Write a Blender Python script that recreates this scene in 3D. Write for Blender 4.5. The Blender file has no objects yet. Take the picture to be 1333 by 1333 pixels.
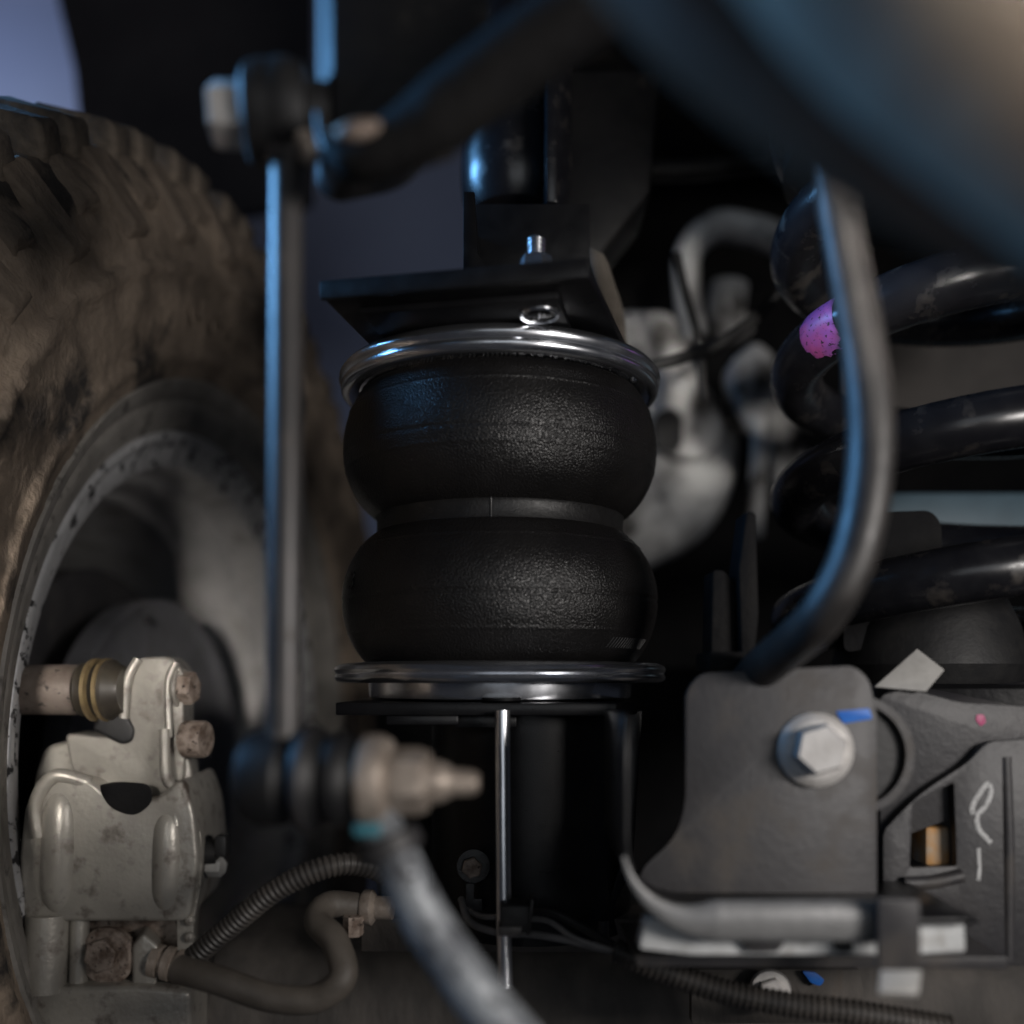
import bpy, bmesh, math, random
from mathutils import Vector, Matrix, noise as mnoise
random.seed(7)
sc = bpy.context.scene
C = sc.collection
PI = math.pi

# ------------------------------------------------------------------ camera
Z0 = 0.62            # height of the lens above the workshop floor
F = 1250.0           # focal length in photograph pixels (1333 wide)
HY = 885.0           # photograph row of the horizon
cam_d = bpy.data.cameras.new('camera')
cam = bpy.data.objects.new('camera', cam_d); C.objects.link(cam)
cam.location = (0, 0, Z0); cam.rotation_euler = (math.radians(90), 0, 0)
cam_d.sensor_width = 36.0; cam_d.lens = 36.0 * F / 1333.0
cam_d.shift_y = (HY - 666.5) / 1333.0
cam_d.clip_start = 0.01; cam_d.clip_end = 50
cam_d.dof.use_dof = True; cam_d.dof.focus_distance = 0.455
cam_d.dof.aperture_fstop = 2.5; cam_d.dof.aperture_blades = 0
sc.camera = cam

# ------------------------------------------------------------------ world and lamps
w = bpy.data.worlds.new('World'); sc.world = w; w.use_nodes = True
bg = w.node_tree.nodes['Background']
bg.inputs['Color'].default_value = (0.30, 0.34, 0.46, 1); bg.inputs['Strength'].default_value = 0.035

def area(name, loc, target, size, power, color, size_y=None, spread=180):
    l = bpy.data.lights.new(name, 'AREA'); l.energy = power; l.color = color
    l.spread = math.radians(spread); l.shape = 'RECTANGLE'; l.size = size; l.size_y = size_y or size
    o = bpy.data.objects.new(name, l); C.objects.link(o)
    o.location = Vector(loc) + Vector((0, 0, Z0))
    d = Vector(target) - Vector(loc)
    o.rotation_euler = d.to_track_quat('-Z', 'Y').to_euler()
    return o
area('work_lamp', (0.46, -0.12, 0.08), (0.0, 0.46, 0.03), 0.22, 3.0, (1.0, 0.95, 0.91), 0.12)
area('bay_light', (-0.90, 0.50, 0.50), (-0.18, 0.38, 0.20), 0.40, 1.7, (0.18, 0.50, 1.0), 0.26, 50)
area('panel_fill', (-1.05, 1.45, 1.15), (-0.85, 1.9, 0.95), 0.4, 0.9, (0.62, 0.76, 1.0), 0.3)  # added fill that brightens the body panel, no real lamp there
area('wheel_fill', (-0.13, -0.30, 0.10), (-0.34, 0.90, 0.0), 0.06, 0.12, (1.0, 0.93, 0.86), 0.06, 20)  # added narrow fill to lift the dark rim barrel, not a real torch
area('gap_fill', (0.10, -0.30, 0.02), (0.135, 0.88, 0.28), 0.04, 0.05, (1.0, 0.95, 0.88), 0.04, 14)  # added fill aimed between bag and coil to brighten the pale casting
area('shop_light', (0.10, -2.4, 0.36), (0.0, 0.5, 0.1), 1.5, 5.0, (0.90, 0.95, 1.0), 0.9)

sc.view_settings.view_transform = 'Standard'; sc.view_settings.look = 'None'
sc.view_settings.gamma = 1.0; sc.view_settings.exposure = 0.0
sc.view_settings.use_curve_mapping = False
sc.cycles.use_denoising = True
sc.cycles.max_bounces = 8

# ------------------------------------------------------------------ helpers
def P(px, py, Y):
    """photograph pixel + distance in metres -> point in the place"""
    return Vector(((px - 666.5) / F * Y, Y, Z0 + (HY - py) / F * Y))

def px2m(n, Y): return n / F * Y

WORLD = {}
def obj(name, bm, mat, parent=None, smooth=40, label=None, cat=None, group=None, kind=None):
    bmesh.ops.recalc_face_normals(bm, faces=bm.faces[:])
    lo = Vector((1e9,)*3); hi = Vector((-1e9,)*3)
    for v in bm.verts:
        for i in range(3):
            lo[i] = min(lo[i], v.co[i]); hi[i] = max(hi[i], v.co[i])
    c = (lo + hi) / 2
    if parent is None: c.z = lo.z
    bmesh.ops.translate(bm, verts=bm.verts[:], vec=-c)
    me = bpy.data.meshes.new(name); bm.to_mesh(me); bm.free()
    if mat is not None: me.materials.append(mat)
    if smooth:
        for p in me.polygons: p.use_smooth = True
        me.set_sharp_from_angle(angle=math.radians(smooth))
    o = bpy.data.objects.new(name, me); C.objects.link(o)
    WORLD[o.name] = c
    if parent is not None:
        o.parent = parent; o.location = c - WORLD[parent.name]
    else: o.location = c
    tag(o, label, cat, group, kind)
    return o

def tag(o, label=None, cat=None, group=None, kind=None):
    if label: o['label'] = label
    if cat: o['category'] = cat
    if group: o['group'] = group
    if kind: o['kind'] = kind

def thing(name, loc, label, cat, group=None):
    o = bpy.data.objects.new(name, None); C.objects.link(o)
    o.empty_display_size = 0.02
    o.location = loc; WORLD[o.name] = Vector(loc)
    tag(o, label, cat, group)
    return o

def frame(axis):
    a = Vector(axis).normalized()
    h = Vector((0, 0, 1)) if abs(a.z) < 0.9 else Vector((1, 0, 0))
    u = h.cross(a).normalized(); v = a.cross(u).normalized()
    return a, u, v

def lathe(prof, origin, axis=(0, 0, 1), segs=64, mod=None, bm=None, cap=True):
    """prof: list of (radius, height along axis)"""
    bm = bm or bmesh.new()
    a, u, v = frame(axis); origin = Vector(origin)
    rings = []
    for i, (r, h) in enumerate(prof):
        ring = []
        for k in range(segs):
            t = 2 * PI * k / segs
            rr = r if mod is None else mod(r, h, t, i)
            ring.append(bm.verts.new(origin + a * h + (u * math.cos(t) + v * math.sin(t)) * rr))
        rings.append(ring)
    for A, B in zip(rings[:-1], rings[1:]):
        for k in range(segs):
            bm.faces.new((A[k], A[(k+1) % segs], B[(k+1) % segs], B[k]))
    if cap:
        if prof[0][0] > 1e-6: bm.faces.new(rings[0])
        if prof[-1][0] > 1e-6: bm.faces.new(rings[-1])
    return bm

def catmull(pts, n):
    pts = [Vector(p) for p in pts]
    if len(pts) == 2:
        return [pts[0].lerp(pts[1], i / n) for i in range(n + 1)]
    q = [pts[0] * 2 - pts[1]] + pts + [pts[-1] * 2 - pts[-2]]
    L = []
    for i in range(1, len(q) - 2):
        p0, p1, p2, p3 = q[i-1:i+3]
        for k in range(40):
            t = k / 40
            L.append(0.5 * ((2*p1) + (p2-p0)*t + (2*p0-5*p1+4*p2-p3)*t*t + (3*p1-p0-3*p2+p3)*t*t*t))
    L.append(pts[-1])
    # resample evenly
    s = [0]
    for a, b in zip(L[:-1], L[1:]): s.append(s[-1] + (b - a).length)
    out = []; j = 0
    for i in range(n + 1):
        d = s[-1] * i / n
        while j < len(L) - 2 and s[j+1] < d: j += 1
        f = (d - s[j]) / max(1e-9, s[j+1] - s[j])
        out.append(L[j].lerp(L[j+1], min(1, f)))
    return out

def tube(pts, rad, n=60, segs=16, bm=None, ell=None, cap=True):
    """rad: number or function of 0..1 along the tube"""
    bm = bm or bmesh.new()
    p = catmull(pts, n)
    rf = rad if callable(rad) else (lambda s: rad)
    t0 = (p[1] - p[0]).normalized()
    h = Vector((0, 0, 1)) if abs(t0.z) < 0.9 else Vector((0, 1, 0))
    u = (h - t0 * h.dot(t0)).normalized()
    rings = []
    for i, c in enumerate(p):
        t = (p[min(i+1, n)] - p[max(i-1, 0)]).normalized()
        u = (u - t * u.dot(t)).normalized(); v = t.cross(u)
        r = rf(i / n)
        e = ell or (1, 1)
        rings.append([bm.verts.new(c + u * math.cos(2*PI*k/segs) * r * e[0] + v * math.sin(2*PI*k/segs) * r * e[1]) for k in range(segs)])
    for A, B in zip(rings[:-1], rings[1:]):
        for k in range(segs):
            bm.faces.new((A[k], A[(k+1) % segs], B[(k+1) % segs], B[k]))
    if cap:
        bm.faces.new(rings[0]); bm.faces.new(rings[-1])
    return bm

def corrugated(pts, r, pitch, n_per=8, segs=18, depth=0.14):
    q = catmull(pts, 200); L = sum((b - a).length for a, b in zip(q[:-1], q[1:]))
    ribs = max(3, int(L / pitch))
    def rf(s):
        x = (s * ribs) % 1.0
        return r * (1 - depth * (0.5 + 0.5 * math.tanh(6 * math.cos(2 * PI * x))))
    return tube(pts, rf, ribs * n_per, segs)

def bevel(bm, w, segs=2, angle=25):
    if w <= 0: return bm
    bm.normal_update()
    es = [e for e in bm.edges if len(e.link_faces) == 2 and e.calc_face_angle(0) > math.radians(angle)]
    bmesh.ops.bevel(bm, geom=es, offset=w, segments=segs, profile=0.5, affect='EDGES', clamp_overlap=True)
    return bm

def box(center, size, rot=None, bw=0.0, segs=2, bm=None):
    b = bmesh.new()
    bmesh.ops.create_cube(b, size=1.0)
    bmesh.ops.scale(b, vec=Vector(size), verts=b.verts[:])
    bevel(b, bw, segs)
    m = Matrix.Translation(Vector(center)) @ (rot.to_4x4() if rot is not None else Matrix.Identity(4))
    bmesh.ops.transform(b, matrix=m, verts=b.verts[:])
    if bm is None: return b
    return join(bm, b)

def join(a, b):
    me = bpy.data.meshes.new('tmp'); b.to_mesh(me); b.free()
    a.from_mesh(me); bpy.data.meshes.remove(me)
    return a

def fillet(pts, r, n=5):
    """round the corners of a closed 2D polygon; r: number or list"""
    out = []; N = len(pts)
    for i in range(N):
        p = Vector(pts[i]); a = Vector(pts[i-1]); b = Vector(pts[(i+1) % N])
        rr = r[i] if isinstance(r, (list, tuple)) else r
        if rr <= 0: out.append(p); continue
        d1 = (a - p); d2 = (b - p)
        k = min(rr, d1.length * 0.48, d2.length * 0.48)
        s = p + d1.normalized() * k; e = p + d2.normalized() * k
        for j in range(n + 1):
            t = j / n
            out.append(s * (1-t)**2 + p * 2*t*(1-t) + e * t*t)
    return out

def prism(pts, vec, bw=0.0, segs=2, holes=()):
    """closed outline (3D points) pushed along vec; holes are further outlines"""
    bm = bmesh.new(); es = []
    for loop in [pts] + list(holes):
        vs = [bm.verts.new(p) for p in loop]
        for i in range(len(vs)): es.append(bm.edges.new((vs[i-1], vs[i])))
    if holes: bmesh.ops.triangle_fill(bm, edges=es, use_beauty=True)
    else: bm.faces.new([v for v in bm.verts])
    r = bmesh.ops.extrude_face_region(bm, geom=bm.faces[:])
    bmesh.ops.translate(bm, vec=vec, verts=[g for g in r['geom'] if isinstance(g, bmesh.types.BMVert)])
    bmesh.ops.recalc_face_normals(bm, faces=bm.faces[:])
    return bevel(bm, bw, segs, 40)

def pxplate(pts, Y, thick, r=0, bw=0.0004, holes=(), tilt=0.0):
    """plate facing the lens at distance Y, outline given as photograph pixels; thick runs away from the lens"""
    def cv(pp, rr):
        f = fillet(pp, rr)
        return [P(q.x, q.y, Y + tilt * (q.x - pp[0][0])) for q in f]
    return prism(cv(pts, r), Vector((0, thick, 0)), bw, 2, [cv(h, hr) for h, hr in holes])

def ribbon(path, thick, vec, bw=0.0004):
    """open path of points in a plane containing no vec: a bent strip of given thickness pushed along vec"""
    p = [Vector(q) for q in path]; vn = Vector(vec).normalized()
    offs = []
    for i in range(len(p)):
        t = (p[min(i+1, len(p)-1)] - p[max(i-1, 0)]).normalized()
        offs.append(p[i] + t.cross(vn) * thick)
    return prism(p + offs[::-1], Vector(vec), bw, 1)

def hexhead(origin, axis, af, h, bm=None, cham=0.12):
    bm = bm or bmesh.new()
    a, u, v = frame(axis); o = Vector(origin); R = af / math.sqrt(3)
    lv = []
    for (k, s) in ((0, 1), (h * (1 - cham), 1), (h, 0.88)):
        lv.append([bm.verts.new(o + a * k + (u * math.cos(PI/3*i + .3) + v * math.sin(PI/3*i + .3)) * R * s) for i in range(6)])
    for A, B in zip(lv[:-1], lv[1:]):
        for i in range(6): bm.faces.new((A[i], A[(i+1) % 6], B[(i+1) % 6], B[i]))
    bm.faces.new(lv[0]); bm.faces.new(lv[-1])
    return bm

def thread(origin, axis, r, length, pitch, segs=24, depth=0.12):
    prof = [(0, 0)]
    n = int(length / pitch)
    for i in range(n):
        z = i * pitch
        prof += [(r * (1-depth), z), (r, z + pitch * .35), (r, z + pitch * .55), (r * (1-depth), z + pitch * .9)]
    prof += [(r * .75, length), (0, length)]
    return lathe(prof, origin, axis, segs, cap=False)

def washer(origin, axis, ro, ri, h):
    b = h * .25
    return lathe([(ri, 0), (ro - b, 0), (ro, b), (ro, h - b), (ro - b, h), (ri, h), (ri, 0)], origin, axis, 48, cap=False)

# ------------------------------------------------------------------ materials
def mat(name, col, rough=.5, metal=0.0, col2=None, nscale=60, nlo=.4, nhi=.65, bump=0.0, bscale=400,
        spec=.5, coat=0.0, rvar=0.0, stretch=None, dirt=None, dlo=.5, dhi=.6, dscale=120, detail=6):
    m = bpy.data.materials.new(name); m.use_nodes = True
    nt = m.node_tree; N = nt.nodes; L = nt.links
    b = N['Principled BSDF']
    b.inputs['Roughness'].default_value = rough; b.inputs['Metallic'].default_value = metal
    b.inputs['Specular IOR Level'].default_value = spec
    b.inputs['Coat Weight'].default_value = coat; b.inputs['Coat Roughness'].default_value = .12
    tc = N.new('ShaderNodeTexCoord'); vec = tc.outputs['Object']
    if stretch:
        mp = N.new('ShaderNodeMapping'); mp.inputs['Scale'].default_value = stretch
        L.new(vec, mp.inputs['Vector']); vec = mp.outputs['Vector']
    def noise(s, d=detail):
        n = N.new('ShaderNodeTexNoise'); n.inputs['Scale'].default_value = s; n.inputs['Detail'].default_value = d
        n.inputs['Roughness'].default_value = .6
        L.new(vec, n.inputs['Vector']); return n.outputs['Fac']
    def ramp(x, lo, hi):
        r = N.new('ShaderNodeMapRange'); r.inputs['From Min'].default_value = lo; r.inputs['From Max'].default_value = hi
        L.new(x, r.inputs['Value']); return r.outputs['Result']
    def mix(f, a, bb):
        x = N.new('ShaderNodeMix'); x.data_type = 'RGBA'
        L.new(f, x.inputs[0])
        for s, val in ((6, a), (7, bb)):
            if isinstance(val, tuple): x.inputs[s].default_value = (*val, 1)
            else: L.new(val, x.inputs[s])
        return x.outputs[2]
    col = tuple(col); out = None
    if col2:
        f = ramp(noise(nscale), nlo, nhi); out = mix(f, col, tuple(col2))
    else: b.inputs['Base Color'].default_value = (*col, 1)
    if dirt:
        f = ramp(noise(dscale, 8), dlo, dhi); out = mix(f, out if out else col, tuple(dirt))
        r = N.new('ShaderNodeMapRange'); L.new(f, r.inputs['Value'])
        r.inputs['To Min'].default_value = rough; r.inputs['To Max'].default_value = min(1, rough + .35)
        L.new(r.outputs['Result'], b.inputs['Roughness'])
        if metal > 0:
            r2 = N.new('ShaderNodeMapRange'); L.new(f, r2.inputs['Value'])
            r2.inputs['To Min'].default_value = metal; r2.inputs['To Max'].default_value = 0.1
            L.new(r2.outputs['Result'], b.inputs['Metallic'])
    elif rvar:
        r = N.new('ShaderNodeMapRange'); L.new(noise(nscale * 2.3), r.inputs['Value'])
        r.inputs['From Min'].default_value = .3; r.inputs['From Max'].default_value = .7
        r.inputs['To Min'].default_value = max(0.03, rough - rvar); r.inputs['To Max'].default_value = min(1, rough + rvar)
        L.new(r.outputs['Result'], b.inputs['Roughness'])
    if out: L.new(out, b.inputs['Base Color'])
    if bump:
        bp = N.new('ShaderNodeBump'); bp.inputs['Strength'].default_value = 1.0; bp.inputs['Distance'].default_value = bump
        L.new(noise(bscale, 4), bp.inputs['Height']); L.new(bp.outputs['Normal'], b.inputs['Normal'])
    return m

def grain_rubber(name):
    m = mat(name, (.0095, .0088, .0088), .35, 0, (.014, .0128, .0125), 35, .42, .7, rvar=.06)
    nt = m.node_tree; N = nt.nodes; L = nt.links; b = N['Principled BSDF']
    tc = N.new('ShaderNodeTexCoord')
    vo = N.new('ShaderNodeTexVoronoi'); vo.feature = 'SMOOTH_F1'; vo.inputs['Scale'].default_value = 1150
    vo.inputs['Smoothness'].default_value = .35
    no = N.new('ShaderNodeTexNoise'); no.inputs['Scale'].default_value = 260; no.inputs['Detail'].default_value = 3
    ad = N.new('ShaderNodeMath'); ad.operation = 'MULTIPLY_ADD'; ad.inputs[1].default_value = .18
    L.new(tc.outputs['Object'], vo.inputs['Vector']); L.new(tc.outputs['Object'], no.inputs['Vector'])
    L.new(no.outputs['Fac'], ad.inputs[0]); L.new(vo.outputs['Distance'], ad.inputs[2])
    bp = N.new('ShaderNodeBump'); bp.inputs['Strength'].default_value = .8; bp.inputs['Distance'].default_value = .00036
    bp.invert = True
    L.new(ad.outputs[0], bp.inputs['Height']); L.new(bp.outputs['Normal'], b.inputs['Normal'])
    return m

MBAG = grain_rubber('grained_rubber')
MBAGS = mat('smooth_rubber', (.012, .0115, .0115), .45, rvar=.08, nscale=60, bump=.0002, bscale=500)
MZINC = mat('zinc_plate', (.78, .80, .84), .24, .97, (.70, .72, .77), 60, .35, .7, rvar=.03)
MCHROME = mat('bright_steel', (.85, .86, .90), .28, .95, (.74, .76, .80), 120)
MBLK = mat('black_powder_coat', (.007, .007, .008), .34, 0, (.011, .011, .012), 50, bump=.00008, bscale=1600, rvar=.08, spec=.3)
MBLKG = mat('black_gloss_paint', (.008, .008, .010), .25, 0, (.013, .013, .015), 70, spec=.5, rvar=.05, dirt=(.055, .048, .042), dlo=.56, dhi=.76, dscale=75, bump=.0001, bscale=120)
MBLKR = mat('black_rubber', (.009, .009, .010), .55, 0, (.017, .0165, .0165), 80, bump=.0002, bscale=300)
MLINK = mat('link_steel', (.065, .062, .062), .42, .3, (.09, .083, .08), 40, dirt=(.16, .14, .12), dlo=.58, dhi=.75, dscale=90)
MHOSE = mat('hose_rubber', (.020, .0185, .018), .45, 0, (.040, .036, .034), 60, bump=.00012, bscale=500, rvar=.06)
MTYRE = mat('dusty_tyre', (.10, .078, .060), .85, 0, (.29, .228, .172), 13, .35, .66, bump=.004, bscale=55, dirt=(.028, .024, .022), dlo=.53, dhi=.64, dscale=19)
MLUG = mat('tyre_lug', (.055, .046, .039), .85, 0, (.20, .16, .122), 30, .38, .66, bump=.003, bscale=70, dirt=(.022, .02, .018), dlo=.55, dhi=.66, dscale=22)
MBEAD = mat('grey_bead_rubber', (.24, .225, .205), .62, 0, (.15, .14, .128), 40, .38, .66, bump=.0006, bscale=150, dirt=(.05, .045, .04), dlo=.58, dhi=.70, dscale=60)
MRIM = mat('dull_alloy', (.52, .51, .50), .36, .25, (.38, .375, .37), 30, .35, .7, bump=.0001, bscale=260, dirt=(.24, .22, .20), dlo=.52, dhi=.75, dscale=40)
MLIP = mat('pitted_alloy_lip', (.50, .50, .505), .42, .3, (.38, .38, .385), 60, dirt=(.018, .017, .018), dlo=.55, dhi=.60, dscale=105, bump=.0004, bscale=240)
MSHIELD = mat('galvanised_shield', (.20, .20, .215), .5, .35, (.14, .14, .15), 34, dirt=(.10, .09, .08), dlo=.55, dhi=.8, dscale=60)
MCAST = mat('caliper_casting', (.46, .435, .385), .34, .35, (.31, .29, .26), 28, .35, .68, bump=.0002, bscale=420, dirt=(.085, .066, .053), dlo=.53, dhi=.70, dscale=85)
MRUST = mat('rusted_steel', (.38, .31, .26), .6, .2, (.15, .105, .08), 160, .4, .62, bump=.0004, bscale=500, dirt=(.035, .025, .02), dlo=.58, dhi=.64, dscale=420)
MPIN = mat('grimy_pin', (.17, .14, .12), .55, .2, (.11, .085, .07), 70, bump=.0003, bscale=400, dirt=(.03, .025, .022), dlo=.60, dhi=.68, dscale=200)
MBOOT = mat('guide_boot_rubber', (.030, .025, .020), .45, 0, (.05, .042, .03), 90)
MBRONZE = mat('brass_ring', (.33, .25, .13), .4, .6, (.22, .16, .09), 120)
MAXLE = mat('dusty_axle', (.055, .049, .044), .7, 0, (.12, .105, .092), 30, .42, .7, bump=.0010, bscale=150, stretch=(1, 1, .35), dirt=(.12, .10, .085), dlo=.66, dhi=.74, dscale=60)
MBRK = mat('bracket_paint', (.032, .0305, .033), .5, 0, (.047, .044, .045), 26, .4, .7, bump=.0002, bscale=300, dirt=(.10, .085, .07), dlo=.50, dhi=.80, dscale=30)
MTRAY = mat('tray_grey', (.20, .20, .205), .42, .2, (.15, .15, .15), 40, bump=.0002, bscale=300)
MLIPG = mat('lit_lip_grey', (.27, .27, .27), .42, .2, (.20, .20, .20), 50, bump=.0002, bscale=300)  # light grey stands in for the highlight along the dark tray's lip
MBRKD = mat('dark_arm_paint', (.027, .026, .029), .5, 0, (.044, .0415, .042), 30, bump=.0003, bscale=260, dirt=(.11, .10, .09), dlo=.62, dhi=.8, dscale=55)
MBOLT = mat('dusty_bolt', (.60, .58, .56), .55, .3, (.48, .46, .44), 120, bump=.0002, bscale=600)
MBEIGE = mat('tarnished_stud', (.42, .355, .30), .45, .4, (.29, .24, .20), 150, bump=.0003, bscale=500)
MARM = mat('chipped_grey_arm', (.34, .36, .38), .42, .2, (.13, .14, .155), 50, .42, .60, bump=.0008, bscale=180, dirt=(.06, .06, .065), dlo=.55, dhi=.66, dscale=130)
MWHITE = mat('primer_white', (.62, .63, .63), .55, 0, (.46, .47, .47), 60, dirt=(.20, .17, .14), dlo=.52, dhi=.72, dscale=85)
MGREY = mat('grey_casting', (.80, .80, .79), .6, .1, (.26, .255, .25), 16, .40, .62, bump=.004, bscale=45, dirt=(.06, .055, .05), dlo=.54, dhi=.64, dscale=24)
MUNDER = mat('underseal', (.007, .007, .008), .75, 0, (.013, .0125, .0125), 22, bump=.0015, bscale=80, spec=.12)
MRAIL = mat('chassis_rail_paint', (.009, .009, .010), .5, 0, (.016, .0155, .0155), 20, bump=.0008, bscale=90, dirt=(.05, .043, .036), dlo=.63, dhi=.8, dscale=28, spec=.15)
MBLUEGREY = mat('blue_grey_panel', (.085, .14, .175), .5, 0, (.05, .085, .108), 15)
MWALL = mat('workshop_wall', (.66, .69, .86), .85, 0, (.58, .61, .78), 3)
MPANEL = mat('pale_body_panel', (.50, .54, .78), .4, 0, (.46, .50, .72), 4)
MLINER = mat('arch_liner', (.030, .028, .034), .75, 0, (.045, .042, .048), 10, bump=.001, bscale=120)
MBAR = mat('stabiliser_paint', (.007, .007, .009), .45, 0, (.012, .0118, .012), 40, bump=.0003, bscale=220, dirt=(.05, .044, .038), dlo=.62, dhi=.82, dscale=45)
MPIPE = mat('weathered_bar', (.055, .030, .018), .7, 0, (.078, .043, .027), 25, bump=.0004, bscale=150, spec=.15)
MPIPE2 = mat('scorched_pipe', (.21, .175, .14), .75, 0, (.14, .10, .075), 20, .42, .62, bump=.0005, bscale=120, spec=.15)
MBLUE = mat('blue_paint', (.012, .13, .55), .5, 0, (.02, .17, .62), 200)
MPURP = mat('purple_paint', (.22, .07, .29), .4, 0, (.30, .06, .21), 90, dirt=(.01, .01, .012), dlo=.57, dhi=.63, dscale=520)
MMAG = mat('magenta_paint', (.40, .06, .16), .5)
MTEAL = mat('teal_paint', (.05, .20, .25), .5)
MCHALK = mat('chalk', (.58, .58, .58), .9, 0, (.36, .36, .36), 900, .4, .6, dirt=(.04, .039, .042), dlo=.56, dhi=.64, dscale=700)
MTAN = mat('ochre_rubber', (.50, .25, .07), .6, 0, (.42, .35, .27), 80)
MTAG = mat('pale_tab', (.46, .45, .43), .5, .1, (.36, .35, .33), 70)
MWIRE = mat('wire_sheath', (.20, .19, .185), .5, 0, (.12, .115, .11), 80)
MCOND = mat('conduit_plastic', (.028, .026, .025), .48, 0, (.07, .062, .055), 50)
MBHOSE = mat('brake_hose_rubber', (.075, .064, .053), .6, 0, (.11, .095, .08), 60, bump=.0002, bscale=500)

# ------------------------------------------------------------------ setting
def setting():
    # workshop wall far behind
    obj('wall', box((-.4, 2.7, Z0 + .9), (6.0, .12, 4.6), bw=.01), MWALL, kind='structure')

# ------------------------------------------------------------------ wheel
W = Vector((-.228, .697, Z0 - .049)); WN = Vector((.9902, -.1395, 0)); WD = Vector((.1395, .9902, 0)); UP = Vector((0, 0, 1))
def WP(u, r, t): return W + WN * u + UP * (r * math.cos(t)) - WD * (r * math.sin(t))
def wlathe(prof, segs=128):
    bm = bmesh.new(); rings = []
    for (u, r) in prof:
        rings.append([bm.verts.new(WP(u, r, 2*PI*k/segs)) for k in range(segs)])
    for A, B in zip(rings[:-1], rings[1:]):
        for k in range(segs): bm.faces.new((A[k], A[(k+1) % segs], B[(k+1) % segs], B[k]))
    return bm

def wheel():
    t = thing('wheel', (W.x, W.y, W.z - .42), 'dusty off-road wheel seen from its inner side, brown tyre and grey rim', 'wheel')
    prof = [(-.012, .205), (-.002, .214), (.006, .224), (.012, .236), (.015, .239), (.015, .243), (.021, .247), (.029, .264), (.0315, .266), (.0325, .272),
            (.031, .274), (.038, .296), (.040, .314), (.0425, .316), (.0425, .322), (.039, .324), (.038, .340), (.034, .360), (.022, .378), (-.002, .388), (-.05, .392), (-.11, .394), (-.17, .392),
            (-.23, .386), (-.255, .36), (-.262, .31), (-.255, .26), (-.248, .235), (-.24, .21)]
    fine = []
    for (a, b) in zip(prof[:-1], prof[1:]):
        k = max(1, int(math.hypot(b[0]-a[0], b[1]-a[1]) / .005))
        fine += [(a[0] + (b[0]-a[0]) * q / k, a[1] + (b[1]-a[1]) * q / k) for q in range(k)]
    bm = wlathe(fine + [prof[-1]], 420)
    for v in bm.verts:                      # caked mud: lumps grow towards the shoulder
        r = math.hypot(v.co.z - W.z, (v.co - W).dot(WD))
        k = min(1, max(0, (r - .24) / .10))
        n = mnoise.noise(v.co * 38) + .5 * mnoise.noise(v.co * 90) + .3 * mnoise.noise(v.co * 200)
        v.co += WN * (.0042 * k * n + .0006 * mnoise.noise(v.co * 160))
    ty = obj('tyre', bm, MTYRE, t, 60)
    # shoulder blocks and tread blocks: one mesh per kind, shared by all its copies
    def blockmesh(name, du, dr, da, taper):
        b = bmesh.new(); bmesh.ops.create_cube(b, size=1)
        for v in b.verts:
            s = 1 - taper * (v.co.z + .5)
            v.co = Vector((v.co.x * du * s, v.co.y * da * s, v.co.z * dr))
        bevel(b, .004, 3)
        for v in b.verts: v.co += Vector((mnoise.noise(v.co * 150), mnoise.noise(v.co * 150 + Vector((9, 0, 0))), mnoise.noise(v.co * 150 + Vector((0, 9, 0))))) * .003
        me = bpy.data.meshes.new(name); b.to_mesh(me); b.free(); me.materials.append(MLUG if name == 'tread_block' else MTYRE)
        for p in me.polygons: p.use_smooth = True
        me.set_sharp_from_angle(angle=math.radians(50))
        return me
    kinds = [(blockmesh('side_block', .060, .024, .030, .22), 0), (blockmesh('side_block', .040, .022, .022, .2), 1)]
    side_long = kinds[0][0]; side_short = kinds[1][0]
    tread = blockmesh('tread_block', .052, .026, .026, .12)
    def put(name, me, u, r, ang, tilt):
        # local z = outward normal, x = across, y = round the tyre
        nrm = (UP * math.cos(ang) - WD * math.sin(ang)); tan = (-UP * math.sin(ang) - WD * math.cos(ang))
        z = (nrm * math.cos(tilt) + WN * math.sin(tilt)).normalized(); x = tan.cross(z).normalized()
        R = Matrix((x, tan, z)).transposed().to_4x4()
        o = bpy.data.objects.new(name, me); C.objects.link(o); o.parent = ty
        o.matrix_local = Matrix.Translation(WP(u, r, ang) - WORLD[ty.name]) @ R
    k = 0
    for i in range(-19, 15):
        a = math.radians(i * 5.6)
        if i % 2: put('shoulder_block', side_long, .0245, .356, a + .02 * mnoise.noise(Vector((i * 3.7, 0, 0))), 1.15)
        else: put('shoulder_block', side_short, .0225, .362, a, 1.0)
        put('tread_block', tread, .002, .388, a + .02 * (i % 2), .30)
        for u in (-.062, -.124, -.186, -.236):
            put('tread_block', tread, u + .006 * (i % 2), (.391), a + .045 * ((k + i) % 2), 0 if u > -.22 else -.2)
            k += 1
    # small raised moulding marks on the sidewall
    for (a, r, l, rot) in ((.30, .292, .010, .5), (.25, .297, .014, -.3), (.20, .288, .008, .2), (.15, .296, .012, .8), (.10, .289, .010, -.5), (.04, .294, .012, .3), (-.02, .290, .009, -.2)):
        c = WP(.0385, r, a); q = Matrix.Rotation(rot, 3, WN)
        obj('moulding_mark', box(c, (.002, l * .35, l), q, .0006, 1), MTYRE, ty)
    # grey bead ring of the tyre sitting on the rim flange
    obj('bead_ring', wlathe([(.0090, .2225), (.0100, .2250), (.0135, .2290), (.0160, .2350), (.0175, .2380), (.0172, .2420), (.0225, .2462), (.0262, .2540), (.0240, .2560)], 200), MBEAD, t, 50)
    # rim
    rim = obj('rim', wlathe([(.004, .2235), (.0085, .222), (.0095, .218), (.006, .2145), (.004, .2120)], 160), MLIP, t, 60)
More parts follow.
